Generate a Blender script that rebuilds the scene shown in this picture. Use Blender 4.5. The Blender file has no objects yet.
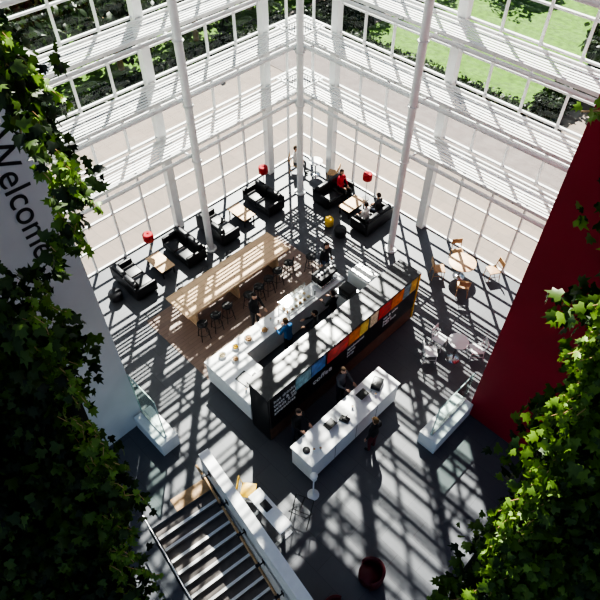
import bpy, bmesh, math, random
import numpy as np
from mathutils import Vector, Matrix
random.seed(4); rng=np.random.default_rng(4)
scene=bpy.context.scene
# ---------------------------------------------------------------- materials
MATS={}
def mat(name,col,rough=.6,metal=0.,var=.12,scale=6.,bump=0.,emit=0.,trans=0.,coat=0.):
    if name in MATS: return MATS[name]
    m=bpy.data.materials.new(name); m.use_nodes=True
    nt=m.node_tree; b=nt.nodes['Principled BSDF']
    tc=nt.nodes.new('ShaderNodeTexCoord'); n=nt.nodes.new('ShaderNodeTexNoise')
    n.inputs['Scale'].default_value=scale; n.inputs['Detail'].default_value=4
    nt.links.new(tc.outputs['Object'],n.inputs['Vector'])
    r=nt.nodes.new('ShaderNodeValToRGB')
    r.color_ramp.elements[0].position=.3; r.color_ramp.elements[1].position=.7
    r.color_ramp.elements[0].color=tuple(max(0,c*(1-var)) for c in col)+(1,)
    r.color_ramp.elements[1].color=tuple(min(1,c*(1+var)) for c in col)+(1,)
    nt.links.new(n.outputs['Fac'],r.inputs['Fac']); nt.links.new(r.outputs['Color'],b.inputs['Base Color'])
    b.inputs['Roughness'].default_value=rough; b.inputs['Metallic'].default_value=metal
    if coat: b.inputs['Coat Weight'].default_value=coat
    if bump:
        bn=nt.nodes.new('ShaderNodeBump'); bn.inputs['Strength'].default_value=bump
        nt.links.new(n.outputs['Fac'],bn.inputs['Height']); nt.links.new(bn.outputs['Normal'],b.inputs['Normal'])
    if emit:
        nt.links.new(r.outputs['Color'],b.inputs['Emission Color']); b.inputs['Emission Strength'].default_value=emit
    MATS[name]=m; return m
def plank(name,c1,c2,w,l,rough=.5,rot=0.,mortar=(.2,.15,.1)):
    m=bpy.data.materials.new(name); m.use_nodes=True; nt=m.node_tree; b=nt.nodes['Principled BSDF']
    tc=nt.nodes.new('ShaderNodeTexCoord'); mp=nt.nodes.new('ShaderNodeMapping'); mp.inputs['Rotation'].default_value=(0,0,rot)
    br=nt.nodes.new('ShaderNodeTexBrick'); br.inputs['Scale'].default_value=1
    br.inputs['Brick Width'].default_value=l; br.inputs['Row Height'].default_value=w; br.inputs['Mortar Size'].default_value=.006
    br.inputs['Color1'].default_value=c1+(1,); br.inputs['Color2'].default_value=c2+(1,); br.inputs['Mortar'].default_value=mortar+(1,)
    nz=nt.nodes.new('ShaderNodeTexNoise'); nz.inputs['Scale'].default_value=3; nz.inputs['Detail'].default_value=6
    mx=nt.nodes.new('ShaderNodeMixRGB'); mx.blend_type='MULTIPLY'; mx.inputs['Fac'].default_value=.2
    nt.links.new(tc.outputs['Object'],mp.inputs['Vector']); nt.links.new(mp.outputs['Vector'],br.inputs['Vector'])
    nt.links.new(mp.outputs['Vector'],nz.inputs['Vector'])
    nt.links.new(br.outputs['Color'],mx.inputs['Color1']); nt.links.new(nz.outputs['Fac'],mx.inputs['Color2'])
    nt.links.new(mx.outputs['Color'],b.inputs['Base Color']); b.inputs['Roughness'].default_value=rough
    MATS[name]=m; return m
def glassmat(name,tint,refl=.12):
    m=bpy.data.materials.new(name); m.use_nodes=True; nt=m.node_tree; nt.nodes.clear()
    o=nt.nodes.new('ShaderNodeOutputMaterial'); t=nt.nodes.new('ShaderNodeBsdfTransparent'); g=nt.nodes.new('ShaderNodeBsdfGlossy')
    nz=nt.nodes.new('ShaderNodeTexNoise'); nz.inputs['Scale'].default_value=.3
    mr=nt.nodes.new('ShaderNodeMapRange'); mr.inputs[3].default_value=refl*.6; mr.inputs[4].default_value=refl*1.4
    t.inputs['Color'].default_value=tint+(1,); g.inputs['Roughness'].default_value=.02; g.inputs['Color'].default_value=(.9,.95,.95,1)
    mx=nt.nodes.new('ShaderNodeMixShader')
    nt.links.new(nz.outputs['Fac'],mr.inputs[0]); nt.links.new(mr.outputs[0],mx.inputs[0])
    nt.links.new(t.outputs[0],mx.inputs[1]); nt.links.new(g.outputs[0],mx.inputs[2]); nt.links.new(mx.outputs[0],o.inputs[0])
    MATS[name]=m; return m
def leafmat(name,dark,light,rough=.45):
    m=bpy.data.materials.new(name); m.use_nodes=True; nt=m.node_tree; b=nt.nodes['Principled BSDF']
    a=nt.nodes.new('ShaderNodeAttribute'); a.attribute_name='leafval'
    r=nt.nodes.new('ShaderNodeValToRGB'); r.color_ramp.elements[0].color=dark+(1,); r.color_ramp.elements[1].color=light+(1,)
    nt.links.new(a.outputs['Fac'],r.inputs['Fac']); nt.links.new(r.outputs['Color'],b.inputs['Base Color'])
    b.inputs['Roughness'].default_value=rough
    tr=nt.nodes.new('ShaderNodeBsdfTranslucent'); nt.links.new(r.outputs['Color'],tr.inputs['Color'])
    mx=nt.nodes.new('ShaderNodeMixShader'); mx.inputs[0].default_value=.35
    o=nt.nodes['Material Output']
    nt.links.new(b.outputs[0],mx.inputs[1]); nt.links.new(tr.outputs[0],mx.inputs[2]); nt.links.new(mx.outputs[0],o.inputs[0])
    MATS[name]=m; return m
white=mat('white_paint',(.80,.81,.80),.45,var=.03)
steel=mat('white_steel',(.76,.77,.76),.35,var=.03)
graywall=mat('grey_plaster',(.66,.67,.66),.7,var=.04,scale=1.5)
redwall=mat('red_plaster',(.34,.012,.03),.6,var=.08,scale=1)
black=mat('black_laminate',(.012,.012,.014),.3,var=.2)
blacktop=mat('black_gloss',(.05,.053,.058),.25,var=.2)
leather=mat('black_leather',(.014,.014,.017),.42,var=.3,bump=.1,scale=20)
dark=mat('dark_metal',(.02,.02,.022),.5)
chrome=mat('brushed_steel',(.55,.56,.57),.25,metal=1,var=.05)
lightwood=plank('light_wood_planks',(.88,.63,.40),(.80,.56,.35),.2,2.4,rough=.6,rot=math.pi/2,mortar=(.5,.34,.2))
woodfloor=plank('wood_floor_planks',(.31,.215,.17),(.26,.18,.145),.14,1.6,rot=math.pi/2)
oak=mat('oak_wood',(.48,.30,.15),.5,var=.2,scale=9)
brownpanel=mat('brown_panel',(.16,.09,.06),.5,var=.2,scale=5)
stairstone=mat('stair_stone',(.15,.13,.12),.6,var=.15,scale=5)
paleoak=mat('pale_oak',(.66,.46,.28),.5,var=.15,scale=7)
floorm=plank('slate_floor_tiles',(.110,.115,.128),(.098,.103,.116),.6,1.2,rough=.45,mortar=(.072,.072,.08))
pave=plank('outdoor_paving',(.28,.225,.19),(.25,.205,.175),.6,.9,rough=.9,mortar=(.17,.145,.13))
asphalt=mat('pale_asphalt',(.18,.15,.14),.9,scale=2)
grass=mat('grass_lawn',(.085,.18,.015),.9,var=.35,scale=3)
leafback=mat('dark_leaf_backing',(.010,.014,.007),.95,var=.5,scale=8,bump=.5)  # near-black fill added inside foliage, stands in for dark depth between leaves
redfab=mat('red_fabric',(.36,.012,.018),.7)
dkred=mat('dark_red_leather',(.10,.006,.012),.5)
yellow=mat('yellow_plastic',(.80,.50,.04),.4)
orange=mat('orange_print',(.80,.22,.03),.5,var=.35,scale=5); teal=mat('teal_print',(.22,.40,.44),.5,var=.6,scale=6); redp=mat('red_print',(.60,.05,.04),.5,var=.4,scale=5)
blue=mat('blue_print',(.08,.2,.45),.5,var=.4,scale=6); yprint=mat('yellow_print',(.85,.6,.12),.5,var=.3,scale=6)
cream=mat('cream_print',(.75,.62,.40),.5,var=.4,scale=14)
glass=glassmat('clear_facade_glass',(.80,.84,.82),.03)
gglass=glassmat('green_screen_glass',(.84,.92,.89),.12)
cglass=glassmat('clear_case_glass',(.96,.97,.97),.06)
edge=mat('glass_edge_green',(.42,.56,.52),.2)
skin=mat('skin',(.55,.33,.23),.55,var=.05); skin2=mat('skin_dark',(.25,.13,.08),.55,var=.05)
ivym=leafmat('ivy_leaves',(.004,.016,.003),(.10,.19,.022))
ivyb=leafmat('ivy_leaves_sunlit',(.008,.032,.005),(.20,.35,.045))  # brighter copy of the ivy colour, sunlight on the leaves painted in
treem=leafmat('tree_leaves',(.006,.015,.004),(.045,.085,.018))
def cloth(n,c): return mat('cloth_'+n,c,.85,var=.1,scale=30)
# ---------------------------------------------------------------- builder
class B:
    def __init__(s): s.bm=bmesh.new(); s.m=[]
    def mi(s,m):
        if m not in s.m: s.m.append(m)
        return s.m.index(m)
    def _add(s,verts,faces,m,smooth=False):
        vs=[s.bm.verts.new(v) for v in verts]; i=s.mi(m)
        for f in faces:
            try:
                fc=s.bm.faces.new([vs[k] for k in f]); fc.material_index=i; fc.smooth=smooth
            except ValueError: pass
        return s
    def box(s,x0,x1,y0,y1,z0,z1,m,bev=0.):
        if bev<=0:
            v=[(x,y,z) for x in(x0,x1) for y in(y0,y1) for z in(z0,z1)]
            return s._add(v,[(0,1,3,2),(4,6,7,5),(0,4,5,1),(2,3,7,6),(0,2,6,4),(1,5,7,3)],m)
        t=bmesh.new(); bmesh.ops.create_cube(t,size=1)
        bmesh.ops.scale(t,vec=(x1-x0,y1-y0,z1-z0),verts=t.verts)
        bmesh.ops.translate(t,vec=((x0+x1)/2,(y0+y1)/2,(z0+z1)/2),verts=t.verts)
        bmesh.ops.bevel(t,geom=t.edges[:],offset=bev,segments=2,affect='EDGES',profile=.6)
        t.verts.index_update()
        s._add([v.co[:] for v in t.verts],[[v.index for v in f.verts] for f in t.faces],m,True); t.free(); return s
    def tube(s,p0,p1,r0,m,r1=None,n=12,caps=True,smooth=True):
        r1=r0 if r1 is None else r1
        a=Vector(p0);b=Vector(p1);d=(b-a).normalized()
        u=d.orthogonal().normalized(); w=d.cross(u)
        vs=[];
        for k in range(n):
            t=2*math.pi*k/n; o=u*math.cos(t)+w*math.sin(t); vs.append(a+o*r0)
        for k in range(n):
            t=2*math.pi*k/n; o=u*math.cos(t)+w*math.sin(t); vs.append(b+o*r1)
        s._add(vs,[(k,(k+1)%n,n+(k+1)%n,n+k) for k in range(n)],m,smooth)
        if caps: s._add(vs,[tuple(range(n))[::-1],tuple(range(n,2*n))],m)
        return s
    def lathe(s,prof,m,c=(0,0),n=24):
        vs=[];
        for r,z in prof:
            for k in range(n):
                t=2*math.pi*k/n; vs.append((c[0]+r*math.cos(t),c[1]+r*math.sin(t),z))
        f=[(i*n+k,i*n+(k+1)%n,(i+1)*n+(k+1)%n,(i+1)*n+k) for i in range(len(prof)-1) for k in range(n)]
        return s._add(vs,f,m,True)
    def ring(s,c,R,r,m,n=24):
        for k in range(n):
            a=2*math.pi*k/n;b=2*math.pi*(k+1)/n
            s.tube((c[0]+R*math.cos(a),c[1]+R*math.sin(a),c[2]),(c[0]+R*math.cos(b),c[1]+R*math.sin(b),c[2]),r,m,n=6,caps=False)
        return s
    def ball(s,c,rad,m,n=16,cut=None):
        t=bmesh.new(); bmesh.ops.create_uvsphere(t,u_segments=n,v_segments=n//2+2,radius=1)
        if cut: bmesh.ops.delete(t,geom=[v for v in t.verts if cut(v.co)],context='VERTS')
        t.verts.index_update()
        s._add([(c[0]+v.co.x*rad[0],c[1]+v.co.y*rad[1],c[2]+v.co.z*rad[2]) for v in t.verts],[[v.index for v in f.verts] for f in t.faces],m,True); t.free(); return s
    def done(s,name,loc=(0,0,0),rz=0.,parent=None):
        me=bpy.data.meshes.new(name); bmesh.ops.recalc_face_normals(s.bm,faces=s.bm.faces); s.bm.to_mesh(me); s.bm.free()
        for m in s.m: me.materials.append(m)
        o=bpy.data.objects.new(name,me); scene.collection.objects.link(o); o.location=loc; o.rotation_euler=(0,0,rz)
        if parent: o.parent=parent
        return o
# ---------------------------------------------------------------- shell
SO=(9.0,-12.9); SA=math.radians(-8.3)
fl=B().box(0,26,-26,0,-.35,0,floorm).done('floor')
cut=B().box(.6,7.2,-2.0,-.02,-1,1,floorm).done('cutter',(SO[0],SO[1],0),SA)
md=fl.modifiers.new('b','BOOLEAN'); md.object=cut; md.operation='DIFFERENCE'; md.solver='EXACT'
dg=bpy.context.evaluated_depsgraph_get(); me=bpy.data.meshes.new_from_object(fl.evaluated_get(dg)); fl.modifiers.clear(); fl.data=me
bpy.data.objects.remove(cut)
B().box(4,26,-26,-6,-4.6,-4.4,floorm).done('floor_lower')
B().box(3.3,6.68,-10.85,-4.6,0,.012,woodfloor).done('wood_floor_inlay')
B().box(6.14,6.44,-26,-13.15,0,20,graywall).done('wall_left')
B().box(13.25,26,-5.97,-5.67,0,20,redwall).done('wall_right')
B().box(0,6.14,-13.9,-13.6,0,20,graywall).done('wall_left_return')
B().box(14.6,14.9,-5.67,0,0,20,redwall).done('wall_right_return')
c=B(); c.box(0,5.0,-26,0,20,20.4,white); c.box(5.0,26,-5.0,0,20,20.4,white)  # unseen solid roof edge, shaped to keep sun off the near floor
for k in range(8):
    t=5.0+k*2.7; c.box(t,t+.2,-26,-5.0,20,20.4,white); c.box(5.0,26,-t-.2,-t,20,20.4,white)
c.done('sun_blocking_ceiling')
def facade(axis,L,name):
    f=B()
    def bx(a0,a1,o0,o1,z0,z1,m=steel):
        if axis=='x': f.box(a0,a1,-o1,-o0,z0,z1,m)
        else: f.box(o0,o1,-a1,-a0,z0,z1,m)
    pos=[0.06]; a=.75
    while a<L: pos.append(a); a+=1.25
    for a in pos:
        big=abs(((a-7)/5)-round((a-7)/5))<.01
        w=.15 if big else .03
        d=.26 if big else .08
        bx(a-w,a+w,-.02,d,0,20)
    for j in range(0,20):
        z=.04+j*1.03
        bx(0,L,-.02,.07,z-.03,z+.03)
    fr=f.done(name)
    g=B()
    if axis=='x': g._add([(0,.03,0),(L,.03,0),(L,.03,20),(0,.03,20)],[(0,1,2,3)],glass)
    else: g._add([(-.03,0,0),(-.03,-L,0),(-.03,-L,20),(-.03,0,20)],[(0,1,2,3)],glass)
    g.done('glass',parent=fr)
facade('y',13.6,'window_1'); facade('x',14.6,'window_2')
for (x,y) in [(2.05,-2.05),(2.05,-6.95),(7.0,-2.05)]:
    q=B().tube((0,0,0),(0,0,20),.13,steel,n=20); q.tube((0,0,0),(0,0,.06),.24,steel,n=20)
    for z in [2.05*i for i in range(2,10)]:
        q.ring((0,0,z),.15,.03,steel,n=16)
        if y<-2.5 or x<3: q.tube((0,0,z),(-2.05+.3,0,z),.045,steel,n=8)
        if x>3 or y>-2.5: q.tube((0,0,z),(0,2.05-.3,z),.045,steel,n=8)
    q.done('steel_column',(x,y,0))
for i in range(2,10):
    z=2.05*i+.05
    hi=i>4
    t=B(); t.tube((1.82,-1.82,z+.06),(1.82,-13.5,z+.06),.065,steel); t.done('tie_tube')
    t=B(); t.tube((1.82,-1.82,z+.06),(14.5,-1.82,z+.06),.065,steel); t.done('tie_tube')
    for ax in (0,1):
        L=13.4 if ax==0 else 14.4
        s=B()
        def bx(a0,a1,o0,o1,z0,z1):
            if ax==1: s.box(a0,a1,-o1,-o0,z0,z1,steel)
            else: s.box(o0,o1,-a1,-a0,z0,z1,steel)
        bx(.1,L,.30,.36,z-.06,z+.06); bx(.1,L,1.34,1.40,z-.06,z+.06)
        ns=2 if hi else 7
        for k in range(ns):
            st=.98/ns; wd=.07 if hi else .078; o=.40+k*st+ (st-wd)/2; bx(.1,L,o,o+wd,z-.01,z+.01)
        a=.75
        while a<L: bx(a-.02,a+.02,.3,1.4,z-.05,z-.01); a+=2.5
        s.done('light_shelf')
# ---------------------------------------------------------------- outside
B().box(-70,-.1,-60,70,-.25,-.02,pave).done('pavement')
B().box(-.1,70,.1,70,-.25,-.02,pave).done('pavement')
B().box(-8,60,4.6,7.6,-.02,.0,asphalt).done('footpath')
B().box(-6,5.6,10.2,34,-.02,.05,grass).done('lawn')
B().box(-60,-11,-40,60,-.02,.05,grass).done('lawn')
LEAF2=np.array([(0,-.12,0),(.3,-.2,-.03),(.52,.08,-.1),(.3,.22,-.02),(.38,.6,-.1),(.12,.55,0),(0,1,-.12),(-.12,.55,0),(-.38,.6,-.1),(-.3,.22,-.02),(-.52,.08,-.1),(-.3,-.2,-.03),(0,.2,.05)])
OV=np.array([(0,0,0),(.28,.3,-.05),(.22,.7,-.05),(0,1,-.1),(-.22,.7,-.05),(-.28,.3,-.05),(0,.4,.04)])
def leaves(name,pts,size,m,out=(0,0,0),shape=LEAF2,droop=.8,vals=None,parent=None):
    pts=np.asarray(pts,float); N=len(pts); K=len(shape)
    tip=rng.normal(0,.55,(N,3))+np.array([0,0,-droop])+np.array(out)*.5
    tip/=np.linalg.norm(tip,axis=1)[:,None]
    nrm=rng.normal(0,.5,(N,3))+np.array(out)+np.array([0,0,.6])
    nrm-=tip*(nrm*tip).sum(1)[:,None]; nrm/=np.linalg.norm(nrm,axis=1)[:,None]
    sd=np.cross(tip,nrm)
    sc=size*rng.uniform(.6,1.35,N)
    V=pts[:,None,:]+sc[:,None,None]*(shape[None,:,0:1]*sd[:,None,:]+shape[None,:,1:2]*tip[:,None,:]+shape[None,:,2:3]*nrm[:,None,:])
    V=V.reshape(-1,3)
    tri=np.array([(K-1,k,(k+1)%(K-1)) for k in range(K-1)])
    F=(tri[None]+ (np.arange(N)*K)[:,None,None]).reshape(-1,3)
    me=bpy.data.meshes.new(name); me.vertices.add(len(V)); me.vertices.foreach_set('co',V.ravel())
    me.loops.add(F.size); me.loops.foreach_set('vertex_index',F.ravel().astype(np.int32))
    me.polygons.add(len(F)); me.polygons.foreach_set('loop_start',np.arange(0,F.size,3,dtype=np.int32)); me.polygons.foreach_set('loop_total',np.full(len(F),3,dtype=np.int32))
    me.update(calc_edges=True); me.validate()
    at=me.attributes.new('leafval','FLOAT','POINT')
    v=rng.beta(1.6,2.2,N) if vals is None else vals
    at.data.foreach_set('value',np.repeat(v,K).astype(np.float32))
    me.materials.append(m); o=bpy.data.objects.new(name,me); scene.collection.objects.link(o)
    if parent: o.parent=parent
    return o
def tree(x,y,h,r,n=1700):
    t=B(); t.tube((x,y,.05),(x,y,h*.6),.18,oak,.09)
    for k in range(6):
        a=k*1.05; t.tube((x,y,h*.35+k*.1),(x+r*.6*math.cos(a),y+r*.6*math.sin(a),h*.7),.06,oak,.02,n=6)
    o=t.done('tree')
    p=rng.normal(0,1,(n,3)); p/=np.linalg.norm(p,axis=1)[:,None]; p*=(rng.uniform(.45,1,n)**.6)[:,None]
    p=p*np.array([r,r,h*.36])*(1+.2*np.sin(p*5).sum(1))[:,None]+np.array([x,y,h*.66])
    leaves('foliage',p,.42,treem,shape=OV,parent=o)
for a in [(-12,3.5,4.6,2.3),(-12.2,-1.5,4.6,2.3),(-12.5,-7,4.6,2.2),(-16,-4,5.5,2.8),(-17,4,6,3),(-13,8.5,5,2.4),(-18,10,6,3),(-14.5,14,6,2.8),(-9.5,13.5,5,2.3),(-21,16,6,3.4),(-9,19,5,2.6),(-4,24,5,2.4),(-21,0,6,3.2),(7.5,14.5,3.6,1.5),(8.8,18,4,1.8),(9.8,12.2,3.2,1.3)]: tree(*a)
def hedge(x0,x1,y0,y1,h,n=2200):
    o=B().box(x0+.15,x1-.15,y0+.15,y1-.15,-.02,h-.15,leafback,.1).done('hedge')
    p=rng.uniform(0,1,(n,3)); f=rng.integers(0,5,n)
    p[f==0,2]=1; p[f==1,0]=0; p[f==2,0]=1; p[f==3,1]=0; p[f==4,2]=1
    p=p*np.array([x1-x0,y1-y0,h])+np.array([x0,y0,0])
    leaves('foliage',p,.22,treem,shape=OV,parent=o)
hedge(-9.9,-8.3,-14,8,1.1,3500); hedge(-9,-6.2,9.4,12.5,1.0); hedge(-6,5.6,9.2,10.1,.7,1800); hedge(5.8,7,10.2,14,1.1)
# ---------------------------------------------------------------- furniture
def sofa(x,y,rz,n=2):
    s=B(); w=.78*n+.1; h=w/2
    s.box(-h,h,-.42,.42,.12,.26,leather,.03)
    for k in range(n):
        a=-h+.1+k*(w-.2)/n; s.box(a+.01,a+(w-.2)/n-.01,-.26,.42,.26,.44,leather,.05)
        s.box(a+.01,a+(w-.2)/n-.01,-.40,-.2,.40,.80,leather,.06)
    s.box(-h,-h+.13,-.42,.42,.12,.60,leather,.04); s.box(h-.13,h,-.42,.42,.12,.60,leather,.04)
    s.box(-h+.02,h-.02,-.46,-.36,.12,.70,leather,.03)
    for X in(-h+.08,h-.08):
        for Y in(-.36,.36): s.tube((X,Y,0),(X,Y,.13),.022,chrome,n=8)
    return s.done('sofa',(x,y,0),rz)
sofa(1.6,-3.75,math.pi); sofa(1.6,-6.15,0); sofa(1.6,-7.85,math.pi); sofa(1.6,-10.1,0)
sofa(3.35,-1.35,-math.pi/2); sofa(5.5,-1.45,math.pi/2)
def ctable(x,y,rz,w=1.05,d=.6):
    s=B(); s.box(-w/2,w/2,-d/2,d/2,.36,.40,paleoak,.01)
    s.box(-w/2+.04,w/2-.04,-d/2+.04,d/2-.04,.31,.36,dark)
    for X in(-w/2+.06,w/2-.06):
        for Y in(-d/2+.06,d/2-.06): s.box(X-.02,X+.02,Y-.02,Y+.02,0,.32,dark)
    s.box(-w/2+.1,w/2-.1,-d/2+.1,d/2-.1,.14,.16,dark)
    return s.done('coffee_table',(x,y,0),rz)
ctable(1.6,-4.95,0); ctable(1.6,-8.95,0); ctable(4.42,-1.4,math.pi/2)
def ottoman(x,y,m=leather,k=1.):
    B().lathe([(0,.06),(.2*k,.06),(.24*k,.1),(.25*k,.34),(.22*k,.4),(0,.42)],m).tube((0,0,0),(0,0,.07),.15*k,dark).done('pouf',(x,y,0))
ottoman(1.7,-11.0); ottoman(5.1,-2.85); ottoman(4.4,-2.75,yellow,.75)
def lamp(x,y,h=1.15):
    s=B(); s.tube((0,0,0),(0,0,.025),.16,dark,n=24); s.tube((0,0,.02),(0,0,h-.05),.014,chrome,n=8)
    s.lathe([(.15,h-.17),(.19,h-.15),(.20,h),(.19,h+.13),(.15,h+.15),(.02,h+.15),(.02,h+.12),(.14,h+.12),(.17,h),(.14,h-.15),(.15,h-.17)],redfab)
    for a in range(3): s.tube((0,0,h-.03),(.17*math.cos(a*2.1),.17*math.sin(a*2.1),h),.006,chrome,n=6)
    s.done('floor_lamp',(x,y,0))
lamp(.95,-8.85);lamp(.95,-3.1);lamp(4.3,-.4)
s=B(); s.box(3.75,4.97,-10.15,-5.5,.97,1.05,lightwood,.01); s.box(3.77,4.95,-10.13,-5.52,.93,.97,paleoak)
for Y in(-9.7,-7.85,-5.95):
    s.box(3.95,4.77,Y-.04,Y+.04,.012,.93,paleoak)
s.box(4.3,4.42,-9.7,-5.95,.2,.3,paleoak)
s.done('bar_table')
def stool(x,y,rz):
    s=B(); s.lathe([(0,.70),(.16,.70),(.185,.72),(.185,.74),(.15,.755),(0,.75)],dark)
    for k in range(4):
        a=math.pi/4+k*math.pi/2; s.tube((.13*math.cos(a),.13*math.sin(a),.70),(.23*math.cos(a),.23*math.sin(a),0),.013,dark,n=6)
    s.ring((0,0,.28),.195,.009,dark,n=16)
    for k in range(6):
        a0=math.radians(215+k*18.3);a1=math.radians(215+(k+1)*18.3)
        s.tube((.19*math.cos(a0),.19*math.sin(a0),.95),(.19*math.cos(a1),.19*math.sin(a1),.95),.012,dark,n=6)
    for a in (215,270,325):
        a=math.radians(a); s.tube((.17*math.cos(a),.17*math.sin(a),.73),(.19*math.cos(a),.19*math.sin(a),.95),.009,dark,n=6)
    s.done('bar_stool',(x,y,.012),rz)
for i,Y in enumerate([-9.9,-9.35,-8.8,-7.95,-7.45,-6.95,-6.45,-5.9]): stool(5.3+random.uniform(-.07,.1),Y+.05,math.pi/2+random.uniform(-.3,.3))
for Y in [-9.4,-8.3,-7.2,-6.2]: stool(3.62,Y,-math.pi/2+random.uniform(-.3,.3))
stool(5.6,-5.05,1.9)
s=B()
for (x0,x1,y0,y1) in [(6.72,8.84,-10.9,-9.75),(6.72,7.4,-9.76,-5.2)]:
    s.box(x0+.04,x1-.04,y0+.04,y1-.04,.08,1.0,white); s.box(x0,x1,y0,y1,1.0,1.06,white,.01); s.box(x0+.08,x1-.08,y0+.08,y1-.08,0,.08,dark)
for Y in (-9.1,-8.2,-7.3,-6.4): s.box(6.745,6.76,Y-.006,Y+.006,.1,.98,dark)
s.done('cafe_counter')
s=B(); s.box(-.45,.45,-.3,.3,0,1.3,white,.02); s.box(-.4,.4,-.25,.25,1.3,1.34,chrome); s.box(-.40,.40,.3,.305,.1,1.2,chrome); s.done('refrigerator',(7.85,-4.75,0),0)
s=B(); s.box(-.4,.4,-.3,.3,0,.95,white,.02); s.box(-.4,.4,-.3,.3,.95,.98,chrome); s.box(-.25,.25,-.2,.2,.98,1.2,dark,.02); s.done('ice_machine',(7.85,-5.55,0))
def coffee(x,y):
    s=B(); s.box(-.25,.25,-.4,.4,.06,.22,chrome,.02); s.box(-.25,.05,-.4,.4,.22,.42,dark,.03); s.box(-.25,.22,-.4,.4,.40,.52,dark,.02)
    for Y in(-.2,.2):
        s.tube((.14,Y,.30),(.14,Y,.40),.035,chrome); s.tube((.14,Y,.31),(.30,Y,.29),.012,dark,n=6)
    for Y in(-.3,-.15,0,.15,.3): s.tube((0,Y,.52),(0,Y,.6),.035,white,.045)
    for X in(-.2,.2):
        for Y in(-.34,.34): s.tube((X,Y,0),(X,Y,.07),.02,dark)
    s.done('espresso_machine',(x,y,1.06))
coffee(7.04,-5.85)
s=B()
for X in(0,.5): s.box(X-.005,X+.005,-.6,.6,0,.36,cglass)
s.box(0,.5,-.6,.6,.36,.37,cglass); s.box(.02,.48,-.58,.58,.01,.03,white)
for X in(0,.5):
    for Y in(-.6,.6): s.box(X-.012,X+.012,Y-.012,Y+.012,0,.37,chrome)
for k in range(12): s.ball((.14+.2*(k%2),-.5+(k//2)*.19,.07),(.07,.06,.045),[paleoak,oak,cream][k%3],n=8)
s.done('food_display_case',(6.8,-7.2,1.06))
def bowl(x,y,z,m,r=.13):
    s=B(); s.lathe([(0,.0),(r*.5,0),(r*.85,.04),(r,.08),(r*.93,.08),(r*.8,.045),(0,.03)],white)
    for k in range(6):
        a=k*1.05; s.ball((r*.45*math.cos(a),r*.45*math.sin(a),.07),(r*.3,)*3,m,n=8)
    s.ball((0,0,.09),(r*.32,)*3,m,n=8)
    s.done('fruit_bowl',(x,y,z))
bowl(7.05,-9.35,1.06,oak,.15);bowl(7.0,-9.85,1.06,yellow,.12);bowl(7.15,-8.75,1.06,oak,.14);bowl(7.35,-10.15,1.06,oak,.12);bowl(6.95,-10.35,1.06,cream,.13)
s=B(); s.box(-.26,.26,-.2,.2,0,.012,dark,.004); s.box(-.24,.24,-.18,.18,.012,.016,black); s.box(.05,.17,.22,.34,0,.05,dark); s.done('tablet_computer',(8.1,-10.4,1.06),.1)
def cup(x,y,z,m=white):
    B().lathe([(0,0),(.028,0),(.04,.1),(.036,.1),(.026,.01),(0,.01)],m,n=12).tube((0,0,.08),(0,0,.082),.034,oak,n=12).done('paper_cup',(x,y,z))
for q in [(6.95,-8.3),(7.2,-8.2),(8.55,-10.1),(8.4,-10.65)]: cup(q[0],q[1],1.06)
# black menu wall
s=B(); s.box(8.9,9.66,-10.9,-4.3,.0,2.3,black); s.box(8.86,9.74,-10.94,-4.26,2.3,2.36,blacktop)
s.box(9.66,9.70,-10.88,-4.32,.05,.72,brownpanel)
s.box(9.66,9.72,-10.88,-4.32,.72,2.3,black)
s.box(9.2,9.72,-4.28,-4.2,.1,2.28,yellow)
cols=[(-9.9,-9.3,teal),(-9.27,-8.7,blue),(-8.6,-7.7,redp),(-7.67,-7.2,orange),(-7.17,-6.8,yprint),(-6.7,-6.35,cream),(-6.3,-5.7,redp),(-5.67,-5.1,orange),(-5.07,-4.75,teal),(-4.72,-4.4,yprint)]
for a,b_,m in cols: s.box(9.72,9.745,a,b_,1.70,2.26,m)
kiosk=s.done('cafe_menu_wall')
def text(t,loc,size,rot,m,parent=None,name='lettering'):
    cu=bpy.data.curves.new(name,'FONT'); cu.body=t; cu.size=size; cu.extrude=.006; cu.align_x='LEFT'; cu.materials.append(m)
    o=bpy.data.objects.new(name,cu); scene.collection.objects.link(o); o.location=loc; o.rotation_euler=rot
    if parent: o.parent=parent
    return o
R1=(math.pi/2,0,math.pi/2)
text('hot drinks\ntoast & cake\nsalads 5.20\nsmoothies',(9.735,-10.75,1.95),.2,R1,white,kiosk)
text('coffee',(9.735,-9.2,1.2),.34,R1,white,kiosk); text('sandwiches\njuices\nsoup',(9.735,-7.7,1.45),.17,R1,white,kiosk)
text('tea & cake\nbagels\nfresh fruit',(9.735,-6.0,1.45),.17,R1,white,kiosk)
text('Welcome',(6.45,-14.0,10.35),.72,(math.pi/2,math.pi/2,math.pi/2),dark,None,'wall_lettering')
# reception counter
s=B(); s.box(10.64,11.42,-10.96,-7.24,.08,.96,white); s.box(10.6,11.46,-11.0,-7.2,.96,1.02,white,.012); s.box(10.7,11.36,-10.9,-7.3,0,.08,dark)
s.box(10.55,10.95,-10.8,-7.4,.70,.74,white)
for Y in(-10,-9.1,-8.2): s.box(11.42,11.425,Y-.005,Y+.005,.1,.95,dark)
s.done('reception_counter')
def laptop(x,y,z,rz):
    s=B(); s.box(-.17,.17,-.12,.12,0,.018,dark,.004)
    s._add([(-.17,.12,.018),(.17,.12,.018),(.17,.2,.24),(-.17,.2,.24),(-.17,.13,.015),(.17,.13,.015),(.17,.21,.238),(-.17,.21,.238)],[(0,1,2,3),(4,7,6,5),(0,3,7,4),(1,5,6,2),(3,2,6,7)],dark)
    s.box(-.14,.14,-.05,.09,.018,.021,black); s.done('laptop',(x,y,z),rz)
laptop(10.9,-9.7,1.02,-math.pi/2); laptop(10.9,-8.3,1.02,-math.pi/2)
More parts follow.
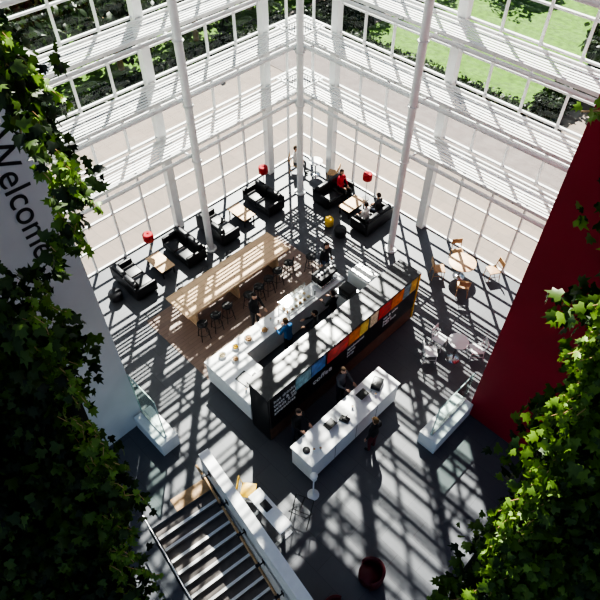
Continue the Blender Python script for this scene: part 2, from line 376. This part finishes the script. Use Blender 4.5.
s=B(); s.box(-.14,.14,-.09,.09,0,.06,dark,.01); s.box(-.05,.1,-.07,.07,.06,.1,black,.01); s.tube((.02,.06,.09),(.05,.07,.2),.012,dark); s.done('card_terminal',(11.1,-9.3,1.02),.3)
s=B(); s.box(-.2,.2,-.15,.15,0,.16,black,.02); s.box(-.16,.16,-.1,.16,.1,.12,white); s.done('label_printer',(11.0,-7.75,1.02),-1.2)
for q in [(11.15,-10.6),(11.25,-10.45),(11.0,-8.85),(11.2,-8.05)]: cup(q[0],q[1],1.02)
s=B(); s.lathe([(0,0),(.1,0),(.11,.03),(.02,.04),(0,.05)],dark); s.done('desk_bell',(11.0,-10.75,1.02))
s=B(); s.lathe([(0,0),(.17,0),(.17,.02),(.03,.04),(.022,.06),(.022,1.0),(0,1.0)],white); s.box(-.07,.07,-.06,.06,.98,1.2,white,.02); s.lathe([(0,1.2),(.10,1.2),(.105,1.22),(.09,1.24),(0,1.25)],white); s.done('sanitiser_stand',(11.72,-11.2,0))
def rtable(x,y,m,r=.42,h=.74):
    s=B(); s.lathe([(0,h-.035),(r-.01,h-.035),(r,h-.02),(r,h-.005),(r-.01,h),(0,h)],m,n=32)
    s.tube((0,0,.03),(0,0,h-.03),.03,chrome); s.lathe([(0,0),(.23,0),(.23,.015),(.05,.04),(0,.04)],chrome); s.done('round_table',(x,y,0))
def chair(x,y,rz,m,leg=None,sh=.45,name='dining_chair'):
    leg=leg or m; s=B()
    s.box(-.21,.21,-.2,.21,sh-.03,sh,m,.012)
    for X in(-.18,.18):
        s.tube((X*1.05,.2,0),(X,.18,sh-.02),.014,leg,n=6); s.tube((X*1.1,-.24,0),(X,-.19,sh),.014,leg,n=6); s.tube((X,-.19,sh),(X,-.27,sh+.40),.014,leg,n=6)
        s.tube((X,-.2,.2),(X,.19,.2),.008,leg,n=6)
    s.box(-.2,.2,-.285,-.255,sh+.2,sh+.42,m,.012)
    s.tube((-.18,-.225,sh+.12),(.18,-.225,sh+.12),.01,leg,n=6)
    return s.done(name,(x,y,0),rz)
rtable(9.7,-1.35,paleoak,.5); chair(9.15,-1.95,-.75,oak); chair(10.25,-2.0,.6,oak); chair(9.15,-.75,-2.2,oak); chair(10.6,-.6,2.6,oak)
rtable(11.75,-4.6,white,.33,.95); chair(11.2,-5.2,-.8,white); chair(12.2,-4.05,2.4,white); chair(11.1,-4.55,-1.5,white)
s=B(); s.box(-.65,.65,-.2,.2,.98,1.03,white,.02)
for X in(-.5,.5):
    s.box(X-.04,X+.04,-.04,.04,.03,.98,chrome); s.box(X-.05,X+.05,-.3,.3,0,.03,chrome)
s.box(-.5,.5,-.015,.015,.3,.34,chrome); s.box(-.3,0,-.1,.1,1.03,1.045,dark,.004)
s.done('standing_desk',(11.5,-12.6,0),-.05)
chair(10.5,-12.5,-.9,yellow,chrome)
def xtable(x,y,rz):
    s=B()
    for X in(-.25,.25):
        s.tube((X,-.25,0),(X,.25,.85),.013,dark,n=6); s.tube((X,.25,0),(X,-.25,.85),.013,dark,n=6)
    s.tube((-.25,.25,.85),(.25,.25,.85),.013,dark,n=6);s.tube((-.25,-.25,.85),(.25,-.25,.85),.013,dark,n=6); s.tube((-.25,0,.425),(.25,0,.425),.012,dark,n=6)
    s.box(-.02,.02,-.25,.25,.84,.86,dark)
    s.done('folding_stand',(x,y,0),rz)
xtable(11.95,-11.9,.4)
def tub(x,y,rz,sc=.86):
    s=B(); n=18
    s.lathe([(0,.08),(.30,.08),(.34,.12),(.35,.38),(.30,.44),(0,.46)],dkred)
    prof=[(.30,.10),(.40,.12),(.41,.62),(.38,.68),(.33,.66),(.32,.40)]
    vs=[];A=[math.radians(160+k*(220/n)) for k in range(n+1)]
    for a in A:
        hh=1+.15*math.cos(a-math.radians(270))
        for r,z in prof: vs.append((r*math.cos(a),r*math.sin(a),z*hh))
    P=len(prof)
    f=[(i*P+j,(i+1)*P+j,(i+1)*P+(j+1)%P,i*P+(j+1)%P) for i in range(n) for j in range(P)]
    s._add(vs,f+[tuple(range(P)),tuple(range(n*P,n*P+P))[::-1]],dkred,True)
    for k in range(4):
        a=math.pi/4+k*math.pi/2; s.tube((.22*math.cos(a),.22*math.sin(a),0),(.22*math.cos(a),.22*math.sin(a),.1),.02,dark,n=8)
    o=s.done('tub_armchair',(x,y,0),rz); o.scale=(sc,sc,sc)
tub(14.25,-11.75,2.6); tub(14.25,-13.0,-.8)
# glass entrance screens on plinths
s=B(); s.box(6.5,7.85,-13.45,-12.85,0,.6,white,.02)
s.box(6.5,7.7,-13.162,-13.138,.6,2.5,gglass); s.box(6.5,7.7,-13.164,-13.136,2.48,2.51,edge); s.box(7.68,7.71,-13.164,-13.136,.6,2.51,edge); s.box(6.48,6.51,-13.164,-13.136,.6,2.51,edge)
s.box(6.5,7.7,-13.2,-13.1,.58,.65,chrome)
s.done('glass_screen')
s=B(); s.box(12.75,13.35,-7.85,-5.98,0,.6,white,.02)
s.box(13.038,13.062,-7.7,-6.0,.6,2.0,gglass); s.box(13.036,13.064,-7.7,-6.0,1.98,2.01,edge); s.box(13.036,13.064,-7.72,-7.69,.6,2.01,edge)
s.box(13.0,13.1,-7.7,-6.0,.58,.65,chrome)
s.done('glass_screen')
# ---------------------------------------------------------------- stairs
s=B(); n=20
for k in range(n):
    x0=.6+k*.31; z=-.155*(k+1)
    s.box(x0,x0+.33,-1.95,-.05,z-.12,z,stairstone); s.box(x0+.25,x0+.33,-1.95,-.05,z,z+.006,white)
s.done('staircase',(SO[0],SO[1],0),SA)
s=B(); s.box(0,5.4,-.02,.26,0,1.0,white); s.box(-.01,5.41,-.03,.27,1.0,1.03,white); s.box(.6,6.6,-.02,.02,-4.3,0,white)
s.tube((.1,-.2,.75),(.6,-.2,.75),.035,oak); s.tube((.6,-.2,.75),(5.6,-.2,-1.0),.035,oak)
for k in range(6):
    X=.5+k*.85; Z=.75-.35*max(0,X-.6)
    s.tube((X,-.02,Z-.08),(X,-.2,Z-.08),.02,dark,n=8); s.box(X-.05,X+.05,-.26,-.14,Z-.1,Z+.045,dark,.01); s.box(X-.06,X+.06,-.04,-.02,Z-.18,Z+.02,dark)
s.done('stair_balustrade',(SO[0],SO[1],0),SA)
s=B(); s.box(.6,6.6,-2.06,-1.98,-4.3,.0,graywall); s.box(.6,6.6,-2.03,-2.01,0,1.0,cglass); s.tube((.6,-2.02,1.0),(6.6,-2.02,1.0),.02,chrome); s.done('stair_guard',(SO[0],SO[1],0),SA)
s=B(); s.box(.2,.6,-1.2,-.05,.0,.01,oak); s.done('stair_landing',(SO[0],SO[1],0),SA)
# ---------------------------------------------------------------- people
def person(name,x,y,rz,pose='stand',arms='fwd',top=None,legs=None,hair=(.02,.012,.01),sk=skin,scale=1.,z=0.,lean=0.,longhair=False):
    top=top or cloth('black',(.02,.02,.022)); legs=legs or cloth('navy',(.03,.035,.06)); shoe=cloth('shoe',(.02,.02,.02)); hm=cloth('hair%d'%int(hair[0]*1000),hair)
    dz=0 if pose!='sit' else -.40
    def T(p):
        px,py,pz=p; q=pz-.93; return Vector((px,py+math.sin(lean)*q,.93+math.cos(lean)*q+dz))
    J={'pel':(0,0,.95),'wai':(0,0,1.10),'che':(0,.01,1.28),'nb':(0,-.01,1.43),'nk':(0,.015,1.52)}
    J={k:T(v) for k,v in J.items()}
    R={'pel':(.155,.11),'wai':(.135,.10),'che':(.16,.11),'nb':(.085,.07),'nk':(.052,.055)}
    E=[('pel','wai','t'),('wai','che','t'),('che','nb','t'),('nb','nk','s')]
    for sd,g in((-1,'l'),(1,'r')):
        J['sh'+g]=T((.185*sd,0,1.39)); R['sh'+g]=(.06,.06)
        a=arms if isinstance(arms,str) else arms[0 if sd<0 else 1]
        if a=='fwd': e,w=(.24*sd,.10,1.14),(.17*sd,.34,1.12)
        elif a=='lap': e,w=(.24*sd,.06,1.13),(.13*sd,.28,1.02)
        elif a=='up': e,w=(.25*sd,.2,1.25),(.12*sd,.3,1.42)
        else: e,w=(.25*sd,-.02,1.13),(.26*sd,.05,.88)
        J['el'+g]=T(e);R['el'+g]=(.043,.043);J['wr'+g]=T(w);R['wr'+g]=(.027,.027)
        E+=[('che','sh'+g,'t'),('sh'+g,'el'+g,'t'),('el'+g,'wr'+g,'s' if a=='up' else 't')]
        J['hp'+g]=Vector((.095*sd,0,.90+dz)); R['hp'+g]=(.095,.10)
        if pose=='sit': k,an,to=(.13*sd,.43,.50),(.13*sd,.44,.09),(.14*sd,.60,.045)
        elif pose=='walk': k,an,to=(.10*sd,.14*sd+.05,.50),(.10*sd,.22*sd,.09),(.10*sd,.22*sd+.15,.045)
        else: k,an,to=(.105*sd,.02,.50),(.11*sd,-.01,.09),(.125*sd,.14,.04)
        J['kn'+g]=Vector(k);R['kn'+g]=(.062,.062);J['an'+g]=Vector(an);R['an'+g]=(.04,.042);J['to'+g]=Vector(to);R['to'+g]=(.04,.032)
        E+=[('pel','hp'+g,'l'),('hp'+g,'kn'+g,'l'),('kn'+g,'an'+g,'l'),('an'+g,'to'+g,'f')]
    names=list(J); me=bpy.data.meshes.new('body'); me.from_pydata([J[n_] for n_ in names],[(names.index(a),names.index(b)) for a,b,_ in E],[])
    o=bpy.data.objects.new('tmp',me); scene.collection.objects.link(o)
    sm=o.modifiers.new('s','SKIN'); su=o.modifiers.new('u','SUBSURF'); su.levels=2
    for i,n_ in enumerate(names):
        sv=me.skin_vertices[0].data[i]; sv.radius=R[n_]; sv.use_root=(n_=='pel')
    dg=bpy.context.evaluated_depsgraph_get(); bm2=bpy.data.meshes.new_from_object(o.evaluated_get(dg)); bpy.data.objects.remove(o)
    ms={'t':top,'l':legs,'f':shoe,'s':sk}; order=['t','l','f','s']
    bm2.materials.clear()
    for k in order: bm2.materials.append(ms[k])
    segs=[(J[a],J[b],order.index(k),min(R[a][0],R[b][0])) for a,b,k in E]
    for p in bm2.polygons:
        c_=p.center; best=1e9
        for a,b,k,r in segs:
            d=b-a; t=max(0,min(1,(c_-a).dot(d)/d.dot(d))); q=(c_-(a+d*t)).length-r
            if q<best: best=q; bi=k
        p.material_index=bi; p.use_smooth=True
    root=bpy.data.objects.new(name,None); scene.collection.objects.link(root); root.location=(x,y,z); root.rotation_euler=(0,0,rz); root.scale=(scale,)*3
    root.empty_display_size=.2
    bo=bpy.data.objects.new('body',bm2); scene.collection.objects.link(bo); bo.parent=root
    hc=J['nk']+Vector((0,.02+.05*math.sin(lean),.105)); hx,hy,hz=hc
    h=B(); h.ball(hc,(.077,.095,.118),sk,n=20)
    h.tube((hx,hy+.085,hz+.01),(hx,hy+.117,hz-.02),.008,sk,.014,n=6)
    h.box(hx-.025,hx+.025,hy+.082,hy+.09,hz-.055,hz-.045,redfab)
    for sd in(-1,1):
        h.ball((hx+.03*sd,hy+.083,hz+.015),(.012,.008,.008),white,n=8); h.ball((hx+.03*sd,hy+.09,hz+.015),(.005,.004,.005),dark,n=6)
        h.ball((hx+.079*sd,hy-.005,hz),(.012,.02,.03),sk,n=8)
    h.ball((hx,hy-.008,hz+.015),(.089,.105,.122),hm,n=20,cut=lambda v:(v.y>.25 and v.z<.45) or v.z<(-.35))
    if longhair: h.ball((hx,hy-.05,hz-.09),(.085,.06,.15),hm,n=14)
    h.done('head',parent=root)
    hd=B()
    for g,sd in(('l',-1),('r',1)):
        w=J['wr'+g]; d=(w-J['el'+g]).normalized(); up=Vector((0,0,1)) if abs(d.z)<.8 else Vector((0,1,0)); sdv=d.cross(up).normalized(); nn=sdv.cross(d)
        pe=w+d*.085
        hd.tube(w-d*.01,pe,.026,sk,.036,n=10)
        for i,(o_,l) in enumerate([(-.028,.065),(-.009,.078),(.010,.072),(.028,.055)]):
            b0=pe+sdv*o_-d*.01; b1=b0+d*l*.55-nn*.008; b2=b1+d*l*.4-nn*.025
            hd.tube(b0,b1,.009,sk,.008,n=6); hd.tube(b1,b2,.008,sk,.006,n=6)
        t0=w+d*.03-sdv*sd*.02; t1=t0+d*.035-sdv*sd*.035; hd.tube(t0,t1,.011,sk,.009,n=6); hd.tube(t1,t1+d*.03-nn*.01,.009,sk,.007,n=6)
    hd.done('hands',parent=root)
    return root
C_=cloth
W90=math.pi/2
person('customer',6.15,-8.3,-W90,'stand','fwd',C_('black',(.02,.02,.022)),C_('charcoal',(.05,.05,.055)),hair=(.015,.01,.008))
person('barista',7.78,-8.3,W90,'stand','fwd',C_('blue',(.05,.18,.40)),C_('black',(.02,.02,.022)),hair=(.12,.07,.03),lean=.15)
person('barista',8.1,-7.4,2.4,'stand','fwd',C_('black',(.02,.02,.022)),None)
person('customer',6.2,-4.9,-W90,'stand','down',C_('black',(.02,.02,.022)),C_('denim',(.05,.08,.14)))
person('barista',7.95,-6.4,W90,'stand','fwd',C_('black',(.02,.02,.022)),None,hair=(.02,.012,.01))
person('receptionist',10.15,-10.3,-W90,'stand','fwd',C_('black',(.02,.02,.022)),None,longhair=True,lean=.1)
person('receptionist',10.15,-8.4,-W90,'stand','fwd',C_('grey',(.12,.12,.13)),None,hair=(.05,.03,.015),longhair=True)
person('visitor',11.95,-9.0,W90,'stand','down',C_('black',(.02,.02,.022)),C_('burgundy',(.12,.02,.03)),hair=(.12,.06,.03))
person('seated_woman',3.4,-1.0,-W90,'sit','lap',C_('red',(.5,.03,.05)),C_('black',(.02,.02,.022)),longhair=True,z=.0)
person('seated_man',5.5,-1.1,W90,'sit','lap',C_('charcoal',(.05,.05,.055)),C_('navy',(.03,.035,.06)))
person('seated_man',5.5,-1.85,W90,'sit','lap',C_('white',(.6,.58,.55)),C_('black',(.02,.02,.022)))
chair(.9,-1.2,-.9,oak); person('seated_man',.9,-1.2,-.9,'sit','lap',C_('white',(.6,.58,.55)),C_('grey',(.12,.12,.13)),hair=(.05,.03,.015))
rtable(1.65,-.7,white,.32,.72); chair(2.5,-.5,2,oak)
# ---------------------------------------------------------------- foreground planting
def interp(P,t):
    P=np.array(P); n=len(P)-1; t=np.clip(t,0,1)*n; i=np.minimum(t.astype(int),n-1); f=(t-i)
    if P.ndim>1: f=f[:,None]
    return P[i]*(1-f)+P[i+1]*f
OUTL=np.array([-.7071,-.7071,0]); OUTR=-OUTL
EL=np.array([(10.21,-14.1,13.68),(10.1,-13.91,13.21),(10.77,-14.22,12.61),(11.26,-14.49,12.14),(11.88,-14.84,10.88),(12.16,-15.01,9.94),(12.73,-15.43,8.67),(13.24,-15.93,7.38),(13.5,-16.3,6.6)])
EL=EL+OUTL*np.array([.3,.3,.12,-.02,.74,.66,.42,.32,.3])[:,None]
WL=[2.8,2.4,1.3,.25,.08,.02,.02,.05,1.7,2.6,2.8,2.8,2.8,2.8,2.8,2.8,2.8]
ER=np.array([(14.85,-10.2,12.75),(15.03,-10.72,12.14),(15.23,-11.49,11.54),(15.4,-11.87,11.2),(15.6,-12.18,10.23),(15.81,-12.63,9.16),(16.01,-12.96,8.17),(16.0,-13.32,7.29),(16.0,-13.7,6.6)])
ER=ER+OUTR*np.array([.3,.45,.55,.56,.5,.38,.38,.38,.38])[:,None]
WR=[2.8]*9
def mass(name,E,out,Wd,N,m,m2,inset=.12):
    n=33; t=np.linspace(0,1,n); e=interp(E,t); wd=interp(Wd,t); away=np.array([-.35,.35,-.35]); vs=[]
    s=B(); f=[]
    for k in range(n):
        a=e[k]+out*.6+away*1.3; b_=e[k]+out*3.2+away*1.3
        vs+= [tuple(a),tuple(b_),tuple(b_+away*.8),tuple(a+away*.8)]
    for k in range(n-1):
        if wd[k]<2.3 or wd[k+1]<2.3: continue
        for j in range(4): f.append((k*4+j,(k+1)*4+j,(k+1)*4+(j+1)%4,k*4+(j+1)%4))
    s._add(vs,f,leafback)  # added backing sheet that closes leaf gaps with a dark tone
    t=rng.uniform(0,1,N); w_=interp(Wd,t); keep=rng.uniform(0,1,N)<(.07+.93*w_/2.8); t=t[keep]; w_=w_[keep]; N=len(t)
    u=rng.uniform(0,1,N)**1.2
    wob=(.16*np.sin(t*31)+.10*np.sin(t*67+1)+.06*np.sin(t*140))*np.clip(w_,.35,1)
    p=interp(E,t)+out*(inset+wob+u*w_)[:,None]+rng.normal(0,1,(N,3))*(.05+.04*np.clip(w_,0,1))[:,None]
    p+=away*rng.uniform(-.3,1.3,N)[:,None]*(.5+.9*np.abs(np.sin(u*9+t*13)))[:,None]
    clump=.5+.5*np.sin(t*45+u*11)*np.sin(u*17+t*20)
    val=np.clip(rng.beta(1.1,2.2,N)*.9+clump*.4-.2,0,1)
    P2=[];V2=[]
    for k in range(90):
        tt=rng.uniform(0,1)
        if interp(Wd,np.array([tt]))[0]<.5 and k%3: tt=rng.uniform(.55,1)
        b0=interp(E,np.array([tt]))[0]+out*rng.uniform(-.05,.3); L=rng.uniform(.25,.75); dr=-out*rng.uniform(0,.3)+np.array([0,0,-1])+rng.normal(0,.15,3)
        prev=b0
        for j in range(int(L/.045)):
            q=b0+dr*j*.045+rng.normal(0,.02,3)-out*.04*np.sin(j*.6); P2.append(q); V2.append(rng.uniform(.4,1))
            if j%3==2: s.tube(tuple(prev),tuple(q),.005,oak,n=5,caps=False); prev=q
    root=s.done(name)
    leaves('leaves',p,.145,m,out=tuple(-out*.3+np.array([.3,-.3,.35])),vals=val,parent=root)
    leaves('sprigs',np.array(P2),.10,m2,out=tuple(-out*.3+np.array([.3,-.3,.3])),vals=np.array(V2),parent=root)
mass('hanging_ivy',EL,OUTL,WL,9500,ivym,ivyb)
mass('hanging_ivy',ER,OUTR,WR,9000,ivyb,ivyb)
p=np.array([14.86,-11.18,13.28])+rng.normal(0,1,(45,3))*np.array([.08,.08,.04])+OUTR*rng.uniform(-.15,.5,45)[:,None]
r_=B(); r_.tube((14.7,-11.3,13.25),(15.4,-10.6,13.3),.01,oak,n=6); r_=r_.done('ivy_branch'); leaves('leaves',p,.09,ivyb,out=(.2,-.2,.4),vals=rng.uniform(.6,1,45),parent=r_)
# ---------------------------------------------------------------- light & camera
w=bpy.data.worlds.new('world'); scene.world=w; w.use_nodes=True; nt=w.node_tree
sk_=nt.nodes.new('ShaderNodeTexSky'); sk_.sky_type='NISHITA'; sk_.sun_disc=False; sk_.sun_elevation=math.radians(49); sk_.sun_rotation=math.radians(-45)
nt.links.new(sk_.outputs[0],nt.nodes['Background'].inputs[0]); nt.nodes['Background'].inputs[1].default_value=.10
sl=bpy.data.lights.new('sun','SUN'); sl.energy=13.5; sl.angle=math.radians(.5); sl.color=(1,.95,.89)
so=bpy.data.objects.new('sun',sl); scene.collection.objects.link(so)
az=math.radians(-45+2); el=math.radians(49)
d=Vector((math.cos(az)*math.cos(el),math.sin(az)*math.cos(el),-math.sin(el))); so.rotation_euler=d.to_track_quat('-Z','Y').to_euler(); so.location=(-20,20,40)
cd=bpy.data.cameras.new('camera'); cd.sensor_width=36; cd.lens=35.4; cd.clip_start=.1; cd.clip_end=500
co=bpy.data.objects.new('camera',cd); scene.collection.objects.link(co); co.location=(16.2,-16.2,16); co.rotation_euler=(math.radians(41),0,math.radians(45)); scene.camera=co
scene.view_settings.view_transform='AgX'
try: scene.view_settings.look='AgX - High Contrast'
except Exception: pass
scene.view_settings.exposure=.45
